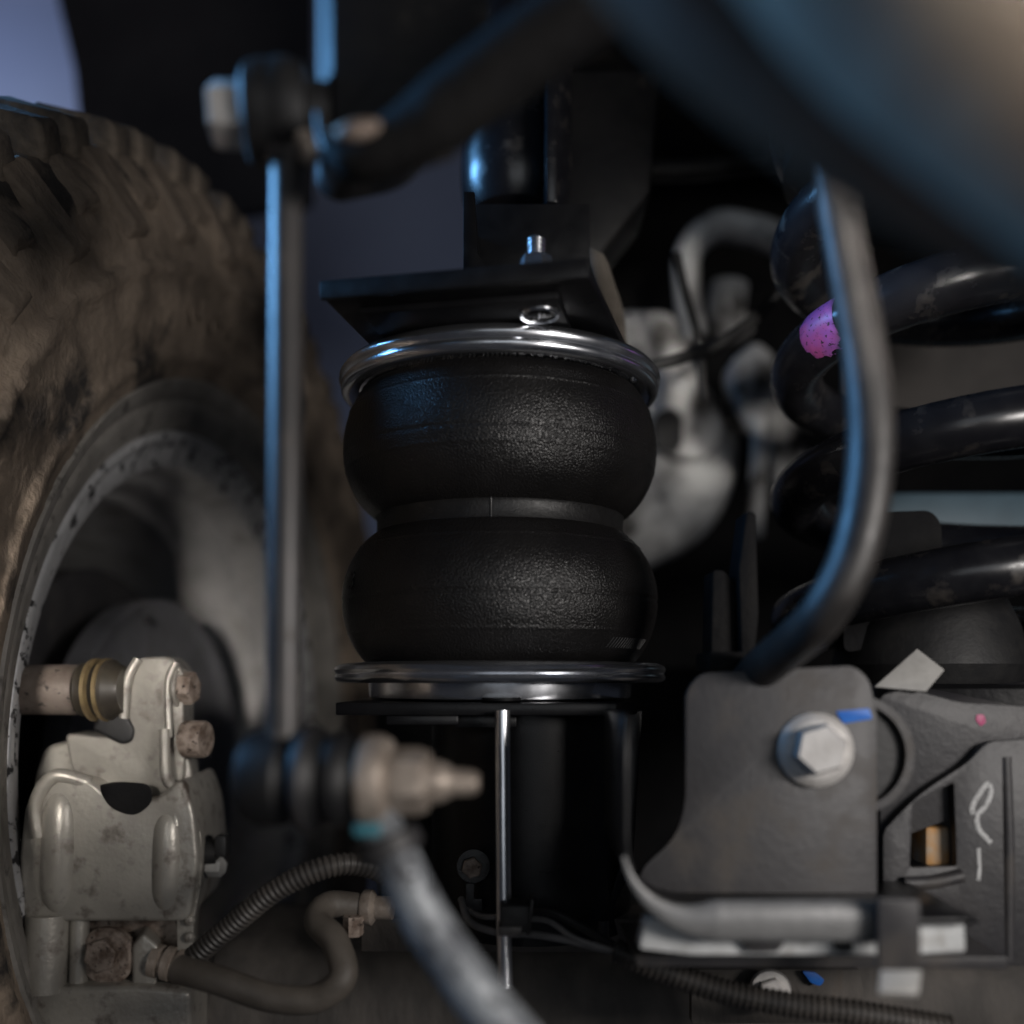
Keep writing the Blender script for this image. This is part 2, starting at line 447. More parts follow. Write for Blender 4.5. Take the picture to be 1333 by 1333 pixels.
    obj('lip_face', wlathe([(.004, .2120), (.0035, .2095), (.001, .2035), (-.002, .1985)], 160), MLIP, rim, 60)
    obj('barrel', wlathe([(-.002, .1985), (-.006, .1970), (-.026, .1960), (-.029, .1950), (-.0315, .1900), (-.034, .1885), (-.058, .1870), (-.061, .1845), (-.064, .1800), (-.067, .1790), (-.11, .1775), (-.114, .1730), (-.16, .1715), (-.20, .170), (-.23, .165)], 160), MRIM, rim, 60)
    obj('wheel_disc', wlathe([(-.20, .171), (-.195, .15), (-.17, .10), (-.16, .06), (-.16, .001)], 96), MBRKD, rim, 60)

def brake():
    t = thing('brake_shield', (W.x, W.y, W.z - .11), 'thin grey brake dust shield behind the caliper inside the wheel rim', 'brake shield')
    prof = [(-.035, .02), (-.033, .06), (-.030, .106), (-.028, .1165), (-.025, .1185), (-.025, .1205), (-.028, .1210), (-.043, .1205)]
    dz = Vector((0, 0, -.014))
    def low(bm):
        bmesh.ops.translate(bm, verts=bm.verts[:], vec=dz); return bm
    sh = obj('shield_plate', low(wlathe(prof, 96)), MSHIELD, t, 60)
    obj('brake_disc', wlathe([(-.075, .03), (-.075, .128), (-.077, .130), (-.097, .130), (-.099, .128), (-.099, .03), (-.075, .03)], 96), MBRKD, None, 40,
        label='dark round brake disc deep inside the rim behind the dust shield', cat='brake disc')
    c = WP(-.0255, .108, .24) + dz
    obj('vent_hole_plug', lathe([(0, .0), (.0035, 0), (.003, .0012), (0, .0014)], c, WN, 20, cap=False), MBLKR, sh)

def caliper():
    Y = .500
    base = P(140, 1333, Y)
    t = thing('brake_caliper', base, 'grey cast brake caliper with rusty bolts beside the dusty wheel', 'brake caliper')
    # main body: rounded casting with a tall piston bore
    def blob(pts, Y0, depth, r, bw): return pxplate(pts, Y0, depth, r, bw)
    def rounded(pts, Y0, depth, r, bw):
        return prism([P(q.x, q.y, Y0) for q in fillet(pts, r, 6)], Vector((-.006, depth, 0)), bw, 4)
    body = obj('body', rounded([(32, 1045), (62, 1012), (118, 1014), (150, 1045), (205, 1040), (236, 1010), (252, 1055), (258, 1120), (246, 1200), (30, 1200), (24, 1120)], Y - .012, .07, 16, .013), MCAST, t, 60)
    # bore ribs standing proud
    for (x, y0, y1, r, dY) in ((80, 1022, 1192, 24, -.0065), (220, 1050, 1190, 20, -.007)):
        obj('rib', tube([P(x + (2 if x < 100 else 0), y0, Y + dY), P(x, (y0+y1)/2, Y + dY - .001), P(x - 3, y1, Y + dY)], lambda s, r=r: px2m(r, Y) * (1 - .75 * abs(2 * s - 1) ** 5), 30, 24), MCAST, t)
    obj('shoulder_ridge', tube([P(50, 1090, Y - .012), P(47, 1045, Y - .012), P(72, 1010, Y - .012), P(118, 1020, Y - .008)], px2m(9, Y), 40, 14), MCAST, body)
    # thin dark plate standing in for the shade of a recess in the casting
    obj('recess_shade_plate', rounded([(130, 1026), (160, 1018), (196, 1020), (200, 1044), (176, 1064), (144, 1052)], Y - .0128, .004, 14, .0006), MUNDER, body)
    obj('bridge', rounded([(58, 972), (96, 962), (150, 956), (238, 960), (250, 1000), (252, 1064), (40, 1070), (44, 1010)], Y + .010, .03, 12, .006), MCAST, t, 60)
    # upper mounting arm
    arm = obj('mounting_arm', rounded([(168, 880), (180, 856), (222, 854), (238, 872), (240, 1000), (232, 1040), (120, 1040), (92, 1000), (84, 955), (150, 960), (160, 940)], Y + .004, .035, 9, .004), MCAST, t, 60)
    obj('edge_bead', tube([P(161, 935, Y + .002), P(166, 885, Y + .002), P(180, 858, Y + .003)], px2m(6, Y), 24, 12), MCAST, arm)
    obj('edge_bead', tube([P(220, 960, Y - .0), P(219, 890, Y + .002), P(229, 862, Y + .003)], px2m(5, Y), 24, 12), MCAST, arm)
    obj('edge_bead', tube([P(214, 950, Y - .002), P(216, 1010, Y - .007), P(228, 1030, Y - .008), P(229, 1075, Y - .010)], px2m(7, Y), 24, 12), MCAST, arm)
    # guide pin, rubber boot with brass rings
    A = P(10, 898, Y + .006); ax = Vector((1, -.05, 0)).normalized()
    s = Y / F
    obj('guide_pin', lathe([(0, 0), (32*s, 0), (33*s, 20*s), (33*s, 92*s), (31*s, 99*s), (24*s, 100*s), (24*s, 112*s)], A, ax, 40), MPIN, t)
    boot = obj('guide_boot', lathe([(22*s, 100*s), (34*s, 101*s), (36*s, 105*s), (30*s, 110*s), (28*s, 114*s), (38*s, 118*s), (39*s, 122*s), (30*s, 128*s), (31*s, 132*s), (40*s, 137*s), (40*s, 143*s), (34*s, 150*s), (30*s, 160*s)], A, ax, 48), MBOOT, t)
    for h in (119, 134): obj('boot_ring', lathe([(36*s, (h-4)*s), (41.5*s, (h-2)*s), (41.5*s, (h+3)*s), (36*s, (h+5)*s), (36*s, (h-4)*s)], A, ax, 48, cap=False), MBRONZE, boot)
    obj('boot_skirt', rounded([(128, 930), (165, 930), (176, 950), (172, 966), (158, 970), (120, 950)], Y + .002, .02, 6, .002), MBLKR, t)
    # bolts at the right of the arm
    b = obj('bolt', hexhead(P(236, 896, Y + .008), (1, -.12, 0), .0155, .0075), MRUST, t)
    obj('washer', washer(P(233, 896, Y + .008), (1, -.12, 0), .0105, .004, .0022), MCAST, b)
    b2 = obj('bolt', lathe([(.0, 0), (.0094, 0), (.0098, .0015), (.0098, .0105), (.0090, .0118), (0, .0118)], P(241, 962, Y + .006), (1, -.16, 0), 40, cap=False), MRUST, t)
    # right flange with cast knuckles and the black sensor plug
    fl = obj('flange', rounded([(240, 1030), (252, 1048), (262, 1090), (262, 1150), (252, 1200), (250, 1290), (232, 1296), (228, 1100)], Y - .004, .03, 8, .003), MCAST, t, 60)
    for i in range(9):
        y = 1088 + i * 22
        c = P(252 - (0 if y < 1160 else 5), y, Y - .006)
        obj('knuckle', lathe([(0, -.003), (.0022, -.002), (.003, 0), (.0022, .002), (0, .003)], c, (0, 0, 1), 12, cap=False), MCAST, fl)
    pl = obj('sensor_plug', lathe([(.0, 0), (.0095, 0), (.0095, .006), (.0075, .0065), (.0075, .013), (0, .013)], P(256, 1110, Y + .01), (1, -.1, 0), 32, cap=False), MBLKR, t)
    obj('plug_clip', box(P(290, 1100, Y + .006), (.006, .010, .011), bw=.001), MBLKR, pl)
    obj('plug_nut', hexhead(P(272, 1128, Y + .008), (1, -.2, 0), .009, .008), MTAG, pl)
    # lower half: pillars, banjo bolt, hose fitting, lower body
    obj('pillar', tube([P(62, 1190, Y - .008), P(58, 1290, Y - .010)], px2m(26, Y), 10, 24), MCAST, t)
    obj('pillar', tube([P(104, 1190, Y - .002), P(102, 1290, Y - .004)], px2m(12, Y), 10, 20), MCAST, t)
    obj('rear_web', rounded([(60, 1180), (246, 1180), (246, 1300), (60, 1300)], Y + .012, .03, 4, .003), MRUST, t)
    bj = obj('banjo_bolt', hexhead(P(138, 1241, Y - .006), (-.1, -1, 0), .0155, .007), MRUST, t)
    obj('banjo_washer', washer(P(146, 1241, Y + .002), (-.1, -1, 0), .0150, .006, .008), MRUST, bj)
    obj('fitting_block', rounded([(172, 1232), (186, 1215), (206, 1232), (208, 1262), (196, 1310), (172, 1306)], Y - .008, .02, 6, .003), MCAST, t)
    A2 = P(200, 1250, Y - .004); ax2 = Vector((1, -.1, -.18)).normalized()
    obj('hose_ferrule', lathe([(.0, 0), (.0085, 0), (.0085, .004), (.0065, .0045), (.0065, .0065), (.0088, .007), (.0088, .0105), (.0068, .011), (.0068, .013), (.0085, .0135), (.0085, .0165), (0, .0165)], A2, ax2, 36, cap=False), MBEIGE, t)
    obj('lower_body', rounded([(18, 1300), (40, 1286), (180, 1284), (248, 1290), (250, 1420), (12, 1420)], Y - .014, .07, 10, .008), MCAST, t, 60)

# ------------------------------------------------------------------ air spring
AX = Vector((-.0062, .50, Z0))
def air_spring():
    t = thing('air_spring', AX + Vector((0, 0, -.010)), 'black double-convoluted rubber air spring clamped between shiny zinc plates', 'air spring')
    # bellows profiles (radius, height)
    def lobe(z0, z1, zE, R, r0, r1, n=40, marks=()):
        pts = []
        for i in range(n + 1):
            th = -PI/2 + PI * i / n
            s = math.sin(th); c = math.cos(th)
            z = zE + (z1 - zE) * s if s > 0 else zE + (zE - z0) * s
            rr = r1 if s > 0 else r0
            r = rr + (R - rr) * (c ** 1.5)
            for (zm, d, wd) in marks: r += d * math.exp(-((z - zm) / wd) ** 2)
            pts.append((r, z))
        return pts
    zl = lobe(.0065, .0750, .0405, .0812, .066, .0620, 130, ((.0395, -.0006, .0006), (.023, .00035, .0005), (.0665, .0004, .0006)))
    def bag_r(z):
        for (a, b) in zip(zl[:-1], zl[1:]):
            if a[1] <= z <= b[1]: return a[0] + (b[0]-a[0]) * (z-a[1]) / max(1e-9, b[1]-a[1])
        return .08
    lo = obj('lower_bellows', lathe(zl, AX, (0, 0, 1), 160), MBAG, t, 60)
    zu = lobe(.0820, .1455, .1155, .0806, .0620, .070, 130, ((.1125, -.0005, .0006), (.1055, .0004, .0005), (.1345, .0004, .0006)))
    up = obj('upper_bellows', lathe(zu, AX, (0, 0, 1), 160), MBAG, t, 60)
    gp = [(.058, .0715), (.0636, .0720), (.0643, .0728), (.0640, .0738), (.0636, .0755), (.0635, .0785), (.0636, .0815), (.0641, .0830), (.0646, .0838), (.0640, .0848), (.058, .0852)]
    gd = obj('girdle_hoop', lathe(gp, AX, (0, 0, 1), 128, cap=False), MBAGS, t, 50)
    # moulding seam down the waist
    a = math.radians(-90 - 3)
    sp = [AX + Vector((math.cos(a) * r, math.sin(a) * r, z)) for (r, z) in ((.0650, .0850), (.0638, .0820), (.0638, .0750), (.0650, .0712), (.0700, .0665), (.0745, .0610))]
    obj('mould_seam', tube(sp, .0005, 30, 8), MBAGS, lo)
    # raised numeral on the lower lobe
    cu = bpy.data.curves.new('numeral', 'FONT'); cu.body = '3'; cu.size = .0125; cu.extrude = 0; cu.resolution_u = 6
    tmp = bpy.data.objects.new('tmp', cu); C.objects.link(tmp)
    dg = bpy.context.evaluated_depsgraph_get(); me = bpy.data.meshes.new_from_object(tmp.evaluated_get(dg))
    bm = bmesh.new(); bm.from_mesh(me); bpy.data.objects.remove(tmp); bpy.data.meshes.remove(me)
    bmesh.ops.subdivide_edges(bm, edges=bm.edges[:], cuts=1)
    r = bmesh.ops.extrude_face_region(bm, geom=bm.faces[:])
    topv = set(g for g in r['geom'] if isinstance(g, bmesh.types.BMVert))
    a0 = math.radians(-90 - 63)
    for v in bm.verts:
        z = .0435 + v.co.y; ang = a0 + v.co.x / .080
        rr = bag_r(z) + (.0007 if v in topv else -.0006)
        v.co = AX + Vector((math.cos(ang) * rr, math.sin(ang) * rr, z))
    obj('raised_numeral', bm, MBAGS, lo, 30)
    # knurled patch of fine ridges low on the right
    bm = bmesh.new()
    for i in range(16):
        ang = math.radians(-90 + 42 + i * 1.7)
        p = []
        for k in range(4):
            z = .0150 + k * .0016; rr = bag_r(z) + .00015
            an = ang + .012 * k
            p.append(AX + Vector((math.cos(an) * rr, math.sin(an) * rr, z)))
        tube(p, .0003, 6, 6, bm)
    obj('knurled_patch', bm, MBAGS, lo)
    # upper crimped plate
    pr = [(.020, .1560), (.070, .1562), (.0775, .1572), (.0808, .1560), (.0824, .1538), (.0826, .1520), (.0815, .1503), (.0812, .1497), (.0818, .1488), (.0814, .1464), (.0800, .1448), (.0775, .1442), (.0755, .1452), (.0725, .1462), (.0705, .1452), (.0695, .1436), (.0685, .1440), (.0675, .150), (.020, .152), (.020, .156)]
    upl = obj('upper_plate', lathe(pr, AX, (0, 0, 1), 160, cap=False), MZINC, t, 45)
    def teeth(r, h, tt, i): return r + (.0007 if (int(tt / (2*PI) * 440) % 2) and i in (1, 2) else 0)
    obj('crimp_teeth', lathe([(.067, .1465), (.0705, .1462), (.0712, .1442), (.067, .1428)], AX, (0, 0, 1), 440, teeth, cap=False), MBAGS, upl, 30)
    obj('dimple', lathe([(0, -.0014), (.0016, -.001), (.0024, .0004)], AX + Vector((math.cos(math.radians(-28)) * .0738, math.sin(math.radians(-28)) * .0738, .1455)), (0, 0, 1), 20), MZINC, upl)
    # lower plate: rolled double rim, then a smaller drum
    pr = [(.020, .0050), (.066, .0055), (.0700, .0075), (.0760, .0085), (.0815, .0080), (.0845, .0065), (.0852, .0050), (.0845, .0036), (.0838, .0030), (.0846, .0022), (.0850, .0010), (.0840, -.0006), (.0815, -.0014), (.0750, -.0012), (.0690, -.0006), (.0678, -.0010), (.0676, -.0070), (.0672, -.0088), (.0650, -.0095), (.020, -.0095), (.020, .0050)]
    lp = obj('lower_plate', lathe(pr, AX, (0, 0, 1), 160, cap=False), MZINC, t, 45)
    obj('drain_slot', lathe([(.0, .001), (.009, .001), (.0088, -.0005), (0, -.0005)], AX + Vector((.0015, -.0672, -.0088)), (0, 0, 1), 32, cap=False), MBLK, lp)

def upper_mount():
    t = thing('upper_mount_bracket', P(600, 380, .45), 'black folded steel bracket bolted on top of the air spring', 'bracket')
    zb = Z0 + .1585
    nl = Vector((-.0795, .402, zb)); nr = Vector((.0305, .380, zb))
    dx = (nr - nl); ey = Vector((-dx.y, dx.x, 0)).normalized()
    ey2 = Vector((.018, .064, 0)).normalized()
    q = [nl, nr, nr + ey2 * .14, nl + ey * .14]
    q2 = [p + Vector((0, 0, .0015)) for p in q]
    pl = obj('plate', prism(q2, Vector((0, 0, .0045)), .0006), MBLK, t, 40)
    ex = dx.normalized()
    # front flange lip, a touch proud of the plate
    f = [nl - ey * .0028, nr - ey * .0028, nr - ey * .0003, nl - ey * .0003]
    obj('front_flange', prism([p + Vector((0, 0, -.0002)) for p in f], Vector((0, 0, .0078)), .0006), MBLK, t, 40)
    step = [nl + ex * .012 + ey * .012, nl + ex * .098 + ey * .012, nl + ex * .098 + ey * .10, nl + ex * .012 + ey * .10]
    obj('spacer_plate', prism([p + Vector((0, 0, -.0016)) for p in step], Vector((0, 0, .0029)), .0005), MBLK, t, 40)
    # upright web and gusset carrying the bracket on the chassis
    obj('upright_web', prism([P(603, 372, .452), P(603, 249, .452), P(618, 249, .452), P(622, 330, .452), P(650, 362, .452), P(650, 372, .452)], Vector((0, .05, 0)), .0006), MBLK, t, 30)
    obj('back_web', box(P(690, 330, .50), (.062, .004, .05), bw=.0006), MBLK, t)
    bead = lambda q: .0016 + .0004 * math.sin(q * 75)
    obj('weld_bead', tube([P(604, 362, .4515), P(650, 360, .4515), P(700, 358, .4515)], bead, 90, 10), MBLK, t)
    # button head showing through the plate
    c = P(702, 396, .412)
    c.z = zb - .0012
    bt = obj('clamp_screw', lathe([(0, -.0015), (.0035, -.0013), (.0055, -.0002), (.006, .001), (.006, .003)], c, (0, 0, 1), 40), MBLKG, t)
    obj('screw_collar', lathe([(.0066, .0012), (.0070, -.0012), (.0082, -.0018), (.0090, -.0010), (.0092, .0014)], c, (0, 0, 1), 48, cap=False), MZINC, bt)
    obj('screw_slot', box(c + Vector((0, -.001, -.0014)), (.0007, .006, .0008), bw=.0001, segs=1), MCHROME, bt)

def anchor_stud():
    c = P(698, 357, .412); c.z = Z0 + .1648
    t = thing('anchor_nut', c, 'small bright zinc nut on a threaded stud above the black bracket', 'nut')
    obj('nut', hexhead(c, (0, 0, 1), .0130, .0165, cham=.22), MZINC, t, 25)
    obj('stud', thread(c + Vector((0, 0, .015)), (0, 0, 1), .0041, .0098, .0019, 28, .2), MZINC, t, 60)

def lower_mount():
    Y = .43
    t = thing('lower_mount', P(690, 1215, .5), 'black steel stand under the lower zinc plate of the air spring', 'bracket')
    zt = Z0 - .0102
    x0 = -.0795
    pts = [Vector((x0, .432, zt)), Vector((.047, .428, zt)), Vector((.058, .445, zt)), Vector((.058, .565, zt)), Vector((x0, .565, zt))]
    obj('top_plate', prism(pts, Vector((0, 0, -.0058)), .0008), MBLK, t)
    obj('reinforcing_pad', box((-.040, .437, Z0 - .0180), (.032, .020, .004), bw=.0005), MBLK, t)
    obj('reinforcing_pad', box((-.012, .450, Z0 - .0190), (.028, .020, .006), bw=.0005), MBLK, t)
    # stand: a cylindrical can welded below the plate
    obj('stand', lathe([(.0, 0), (.052, 0), (.052, .11), (0, .11)], Vector((.010, .505, Z0 - .126)), (0, 0, 1), 80, cap=False), MBLK, t)
    obj('side_gusset', prism([P(817, 925, .47), P(836, 925, .47), P(824, 1130, .47), P(790, 1200, .47), P(784, 1200, .47), P(812, 1110, .47)], Vector((0, .04, 0)), .0006), MBLK, t)
    b = obj('small_bolt', hexhead(P(614, 1129, .452), (.1, -1, .05), .0085, .004), MRUST, t)
    obj('small_washer', washer(P(616, 1127, .456), (.1, -1, .05), .0082, .003, .0015), MBLKG, b)
    obj('bolt_tab', pxplate([(606, 1150), (618, 1150), (617, 1170), (628, 1170), (628, 1186), (606, 1186)], .456, .002, 2, .0003), MBRKD, t)

def long_rod():
    Y = .405
    t = thing('threaded_rod', P(657, 1282, Y), 'long thin bright threaded rod hanging down in front of the black stand', 'rod')
    top = P(654, 925, .424); bot = P(656, 1214, Y + .012)
    obj('shank', tube([top, bot], .0033, 4, 24), MCHROME, t)
    d = (bot - top).normalized(); e = P(658, 1286, Y + .012)
    obj('thread', thread(bot, (e - bot), .0033, (e - bot).length, .00125, 20, .18), MCHROME, t, 60)

# ------------------------------------------------------------------ stabiliser link, bar and arm
def stabiliser():
    Y = .31
    t = thing('stabiliser_link', P(372, 1000, Y), 'upright slim steel link rod with rubber joints in front of the wheel', 'link rod')
    obj('rod', tube([P(374, 205, Y), P(372, 560, Y), P(369, 960, Y)], lambda s: px2m(21 + 2 * s, Y), 24, 28), MLINK, t)
    c = P(318, 150, Y); ax = Vector((1, .10, .03)).normalized(); s = Y / F
    uj = obj('upper_joint', lathe([(0, 0), (50*s, 0), (60*s, 6*s), (65*s, 22*s), (65*s, 66*s), (60*s, 82*s), (44*s, 88*s), (40*s, 112*s), (0, 112*s)], c, ax, 48, cap=False), MBLKR, t)
    obj('joint_nut', hexhead(c - ax * .0005, -ax, 72*s, 40*s, cham=.2), MBOLT, uj)
    obj('joint_cup', lathe([(66*s, 40*s), (68*s, 44*s), (68*s, 62*s), (64*s, 66*s)], c, ax, 40, cap=False), MBLKR, uj)
    obj('joint_collar', tube([P(392, 176, Y - .006), P(404, 196, Y - .006), P(400, 208, Y - .004)], px2m(13, Y), 12, 14), MBEIGE, uj)
    obj('rod_socket', lathe([(24*s, 0), (30*s, 8*s), (44*s, 30*s), (40*s, 44*s)], P(372, 216, Y), (0, 0, 1), 32), MLINK, uj)
    # lower ball joint with ribbed boot, axis pointing right
    A = P(318, 1012, Y + .004); ax = Vector((1, -.12, -.01)).normalized()
    lj = obj('lower_joint', lathe([(0, 0), (42*s, 0), (58*s, 8*s), (64*s, 24*s), (62*s, 58*s), (54*s, 66*s), (52*s, 72*s), (66*s, 80*s), (70*s, 92*s), (64*s, 104*s), (54*s, 112*s), (60*s, 120*s), (62*s, 132*s), (54*s, 150*s), (36*s, 160*s), (0, 160*s)], A, ax, 56, cap=False), MBLKR, t)
    obj('boot_clip', lathe([(70*s, 86*s), (72*s, 90*s), (72*s, 96*s), (69*s, 99*s)], A, ax, 48, cap=False), MBRKD, lj)
    st = obj('joint_stud', lathe([(0, 158*s), (52*s, 160*s), (60*s, 166*s), (60*s, 186*s), (54*s, 196*s), (40*s, 200*s), (40*s, 206*s)], A, ax, 48, cap=False), MBEIGE, t)
    obj('stud_nut', hexhead(A + ax * 204 * s, ax, 76*s, 44*s, cham=.3), MBEIGE, st)
    obj('stud_tip', lathe([(30*s, 246*s), (27*s, 262*s), (23*s, 272*s), (17*s, 280*s), (16*s, 304*s), (12*s, 312*s), (0, 313*s)], A, ax, 28, cap=False), MBEIGE, st)
    obj('paint_dab', box(P(478, 1080, Y - .016), (.0085, .004, .004), bw=.0012), MTEAL, t)
    # control arm end running down from the joint
    Ya = .300
    t2 = thing('suspension_arm', P(680, 1340, Ya), 'chipped grey steel arm slanting down below the link rod joint', 'arm')
    obj('arm_tube', tube([P(478, 1050, Ya + .01), P(512, 1110, Ya + .003), P(556, 1200, Ya), P(620, 1292, Ya - .004), P(700, 1390, Ya - .008)], lambda s: px2m(30 + 7 * s, Ya), 60, 28), MARM, t2)
    obj('arm_collar', lathe([(34*s, 0), (44*s, 4*s), (46*s, 24*s), (38*s, 32*s)], P(500, 1085, Ya + .006), (.35, 0, -.9), 32), MBRKD, t2)

def stab_bar():
    Y = .285
    t = thing('stabiliser_bar', P(470, 235, Y), 'black stabiliser bar end with blue-lit edge rising above the link rod', 'stabiliser bar')
    # upright paddle: its narrow left edge shows
    pts = fillet([(432, -120), (640, -120), (640, 90), (560, 185), (462, 206), (432, 186)], [0, 0, 20, 30, 18, 16], 6)
    obj('paddle', prism([P(q.x, q.y, Y + .02) for q in pts], Vector((-.0116, .03, 0)), .0012, 3), MBAR, t)
    obj('bar', tube([P(436, 188, Y), P(470, 204, Y - .002), P(545, 170, Y - .005), P(645, 96, Y - .012), P(765, 10, Y - .02), P(900, -90, Y - .03)], lambda s: px2m(24 + 22 * min(1, s * 3.2), Y), 60, 28), MUNDER, t)
    obj('eye_rim', tube([P(418, 150, Y + .004), P(428, 196, Y + .002), P(470, 226, Y), P(540, 212, Y - .002), P(590, 196, Y - .004)], px2m(9, Y), 40, 14), MHOSE, t)
    obj('lip_highlight', tube([P(436, 176, Y - .010), P(462, 170, Y - .012), P(494, 164, Y - .010)], lambda s: px2m(7 + 5 * math.sin(PI * s), Y), 20, 14), MRUST, t)  # rust-toned tube stands in for the beige highlight on the paddle's lower lip

def near_bars():
    obj('anti_roll_bar', tube([P(780, -160, .175), P(930, 10, .170), P(1090, 130, .165), P(1260, 225, .160), P(1460, 320, .155)], lambda s: .0125, 40, 32), MPIPE,
        label='thick dark bar crossing very close above the coil spring', cat='bar')
    obj('exhaust_pipe', tube([P(1050, -160, .15), P(1170, -20, .148), P(1300, 90, .146), P(1480, 220, .144)], .0170, 30, 32), MPIPE2,
        label='weathered brownish pipe running alongside the thick dark bar', cat='pipe')

def vent_hose():
    Y = .325
    t = thing('breather_hose', P(905, 866, Y + .03), 'dark curved rubber hose hanging in front of the coil spring', 'hose')
    obj('hose', tube([P(1050, 60, Y), P(1078, 200, Y), P(1104, 340, Y), P(1128, 480, Y), P(1133, 600, Y), P(1112, 720, Y), P(1070, 800, Y + .006), P(1024, 844, Y + .03), P(984, 878, Y + .062), P(950, 930, Y + .09)], lambda s: px2m(24 + 7 * min(1, s * 2.2), Y), 90, 28), MHOSE, t)
    obj('hose_clamp', tube([P(968, 902, Y + .074), P(956, 922, Y + .084)], px2m(38, Y), 4, 28), MBLKR, t)

# ------------------------------------------------------------------ coil spring
def coil():
    cx, cy, R, r, pitch = .2254, .50, .0745, .0136, .066
    t = thing('coil_spring', (cx, cy, Z0 - .04), 'glossy black suspension coil spring beside the curved rubber hose', 'coil spring')
    zC = Z0 + .100; tilt = .001
    pts = []; n0, n1 = -1.6, 3.2; S = 40
    for i in range(int((n1 - n0) * S) + 1):
        q = n0 + i / S; a = 2 * PI * q
        z = zC + pitch * (q if q > -1 else -1 + (q + 1) * .25)
        pts.append(Vector((cx - R * math.cos(a), cy - R * math.sin(a) + tilt * (z - zC), z + tilt * R * math.sin(a))))
    bm = bmesh.new(); segs = 26; rings = []
    for i, c in enumerate(pts):
        tn = (pts[min(i+1, len(pts)-1)] - pts[max(i-1, 0)]).normalized()
        rad = Vector((c.x - cx, c.y - cy - tilt * (c.z - zC), 0)).normalized(); rad = (rad - tn * rad.dot(tn)).normalized(); v = tn.cross(rad)
        rings.append([bm.verts.new(c + (rad * math.cos(2*PI*k/segs) + v * math.sin(2*PI*k/segs)) * r) for k in range(segs)])
    for A, B in zip(rings[:-1], rings[1:]):
        for k in range(segs): bm.faces.new((A[k], A[(k+1) % segs], B[(k+1) % segs], B[k]))
    bm.faces.new(rings[0]); bm.faces.new(rings[-1])
    w = obj('coil_wire', bm, MBLKG, t)
    # purple code mark: a ragged dab of paint on the outside of the wire
    bm = bmesh.new(); rings = []; n = 26; q0, dq = 1.050, .040; m = []
    for i in range(n + 1):
        q = q0 + dq * i / n; a = 2 * PI * q
        m.append(Vector((cx - R * math.cos(a), cy - R * math.sin(a) + tilt * pitch * q, zC + pitch * q + tilt * R * math.sin(a))))
    for i, c in enumerate(m):
        tn = (m[min(i+1, n)] - m[max(i-1, 0)]).normalized()
        rad = Vector((c.x - cx, c.y - cy - tilt * (c.z - zC), 0)).normalized(); rad = (rad - tn * rad.dot(tn)).normalized(); v = tn.cross(rad)
        ring = []
        for k in range(40):
            th = -1.7 + 3.4 * k / 39
            d = (2 * i / n - 1) ** 2 + (th / 1.2) ** 2 + .55 * mnoise.noise(Vector((i * .45, k * .4, 0)))
            ring.append(bm.verts.new(c + (rad * math.cos(th) + v * math.sin(th)) * (r + .0003 * max(-2, min(1, (1 - d) * 2)))))
        rings.append(ring)
    for A, B in zip(rings[:-1], rings[1:]):
        for k in range(39): bm.faces.new((A[k], A[k+1], B[k+1], B[k]))
    obj('paint_mark', bm, MPURP, w)
    # seat below
    s = thing('spring_seat', (cx, cy, Z0 - .05), 'dark steel spring seat under the coil spring', 'spring seat')
    obj('cup', lathe([(.03, -.012), (.080, -.012), (.083, -.010), (.083, -.002), (.078, 0), (.03, 0)], (cx, cy, Z0 - .002), (0, 0, 1), 96), MRAIL, s)
    obj('centre_bump_stop', lathe([(0, 0), (.045, 0), (.05, .01), (.045, .03), (.038, .045), (0, .045)], (cx, cy + .02, Z0 - .002), (0, 0, 1), 64, cap=False), MBLKR, s)

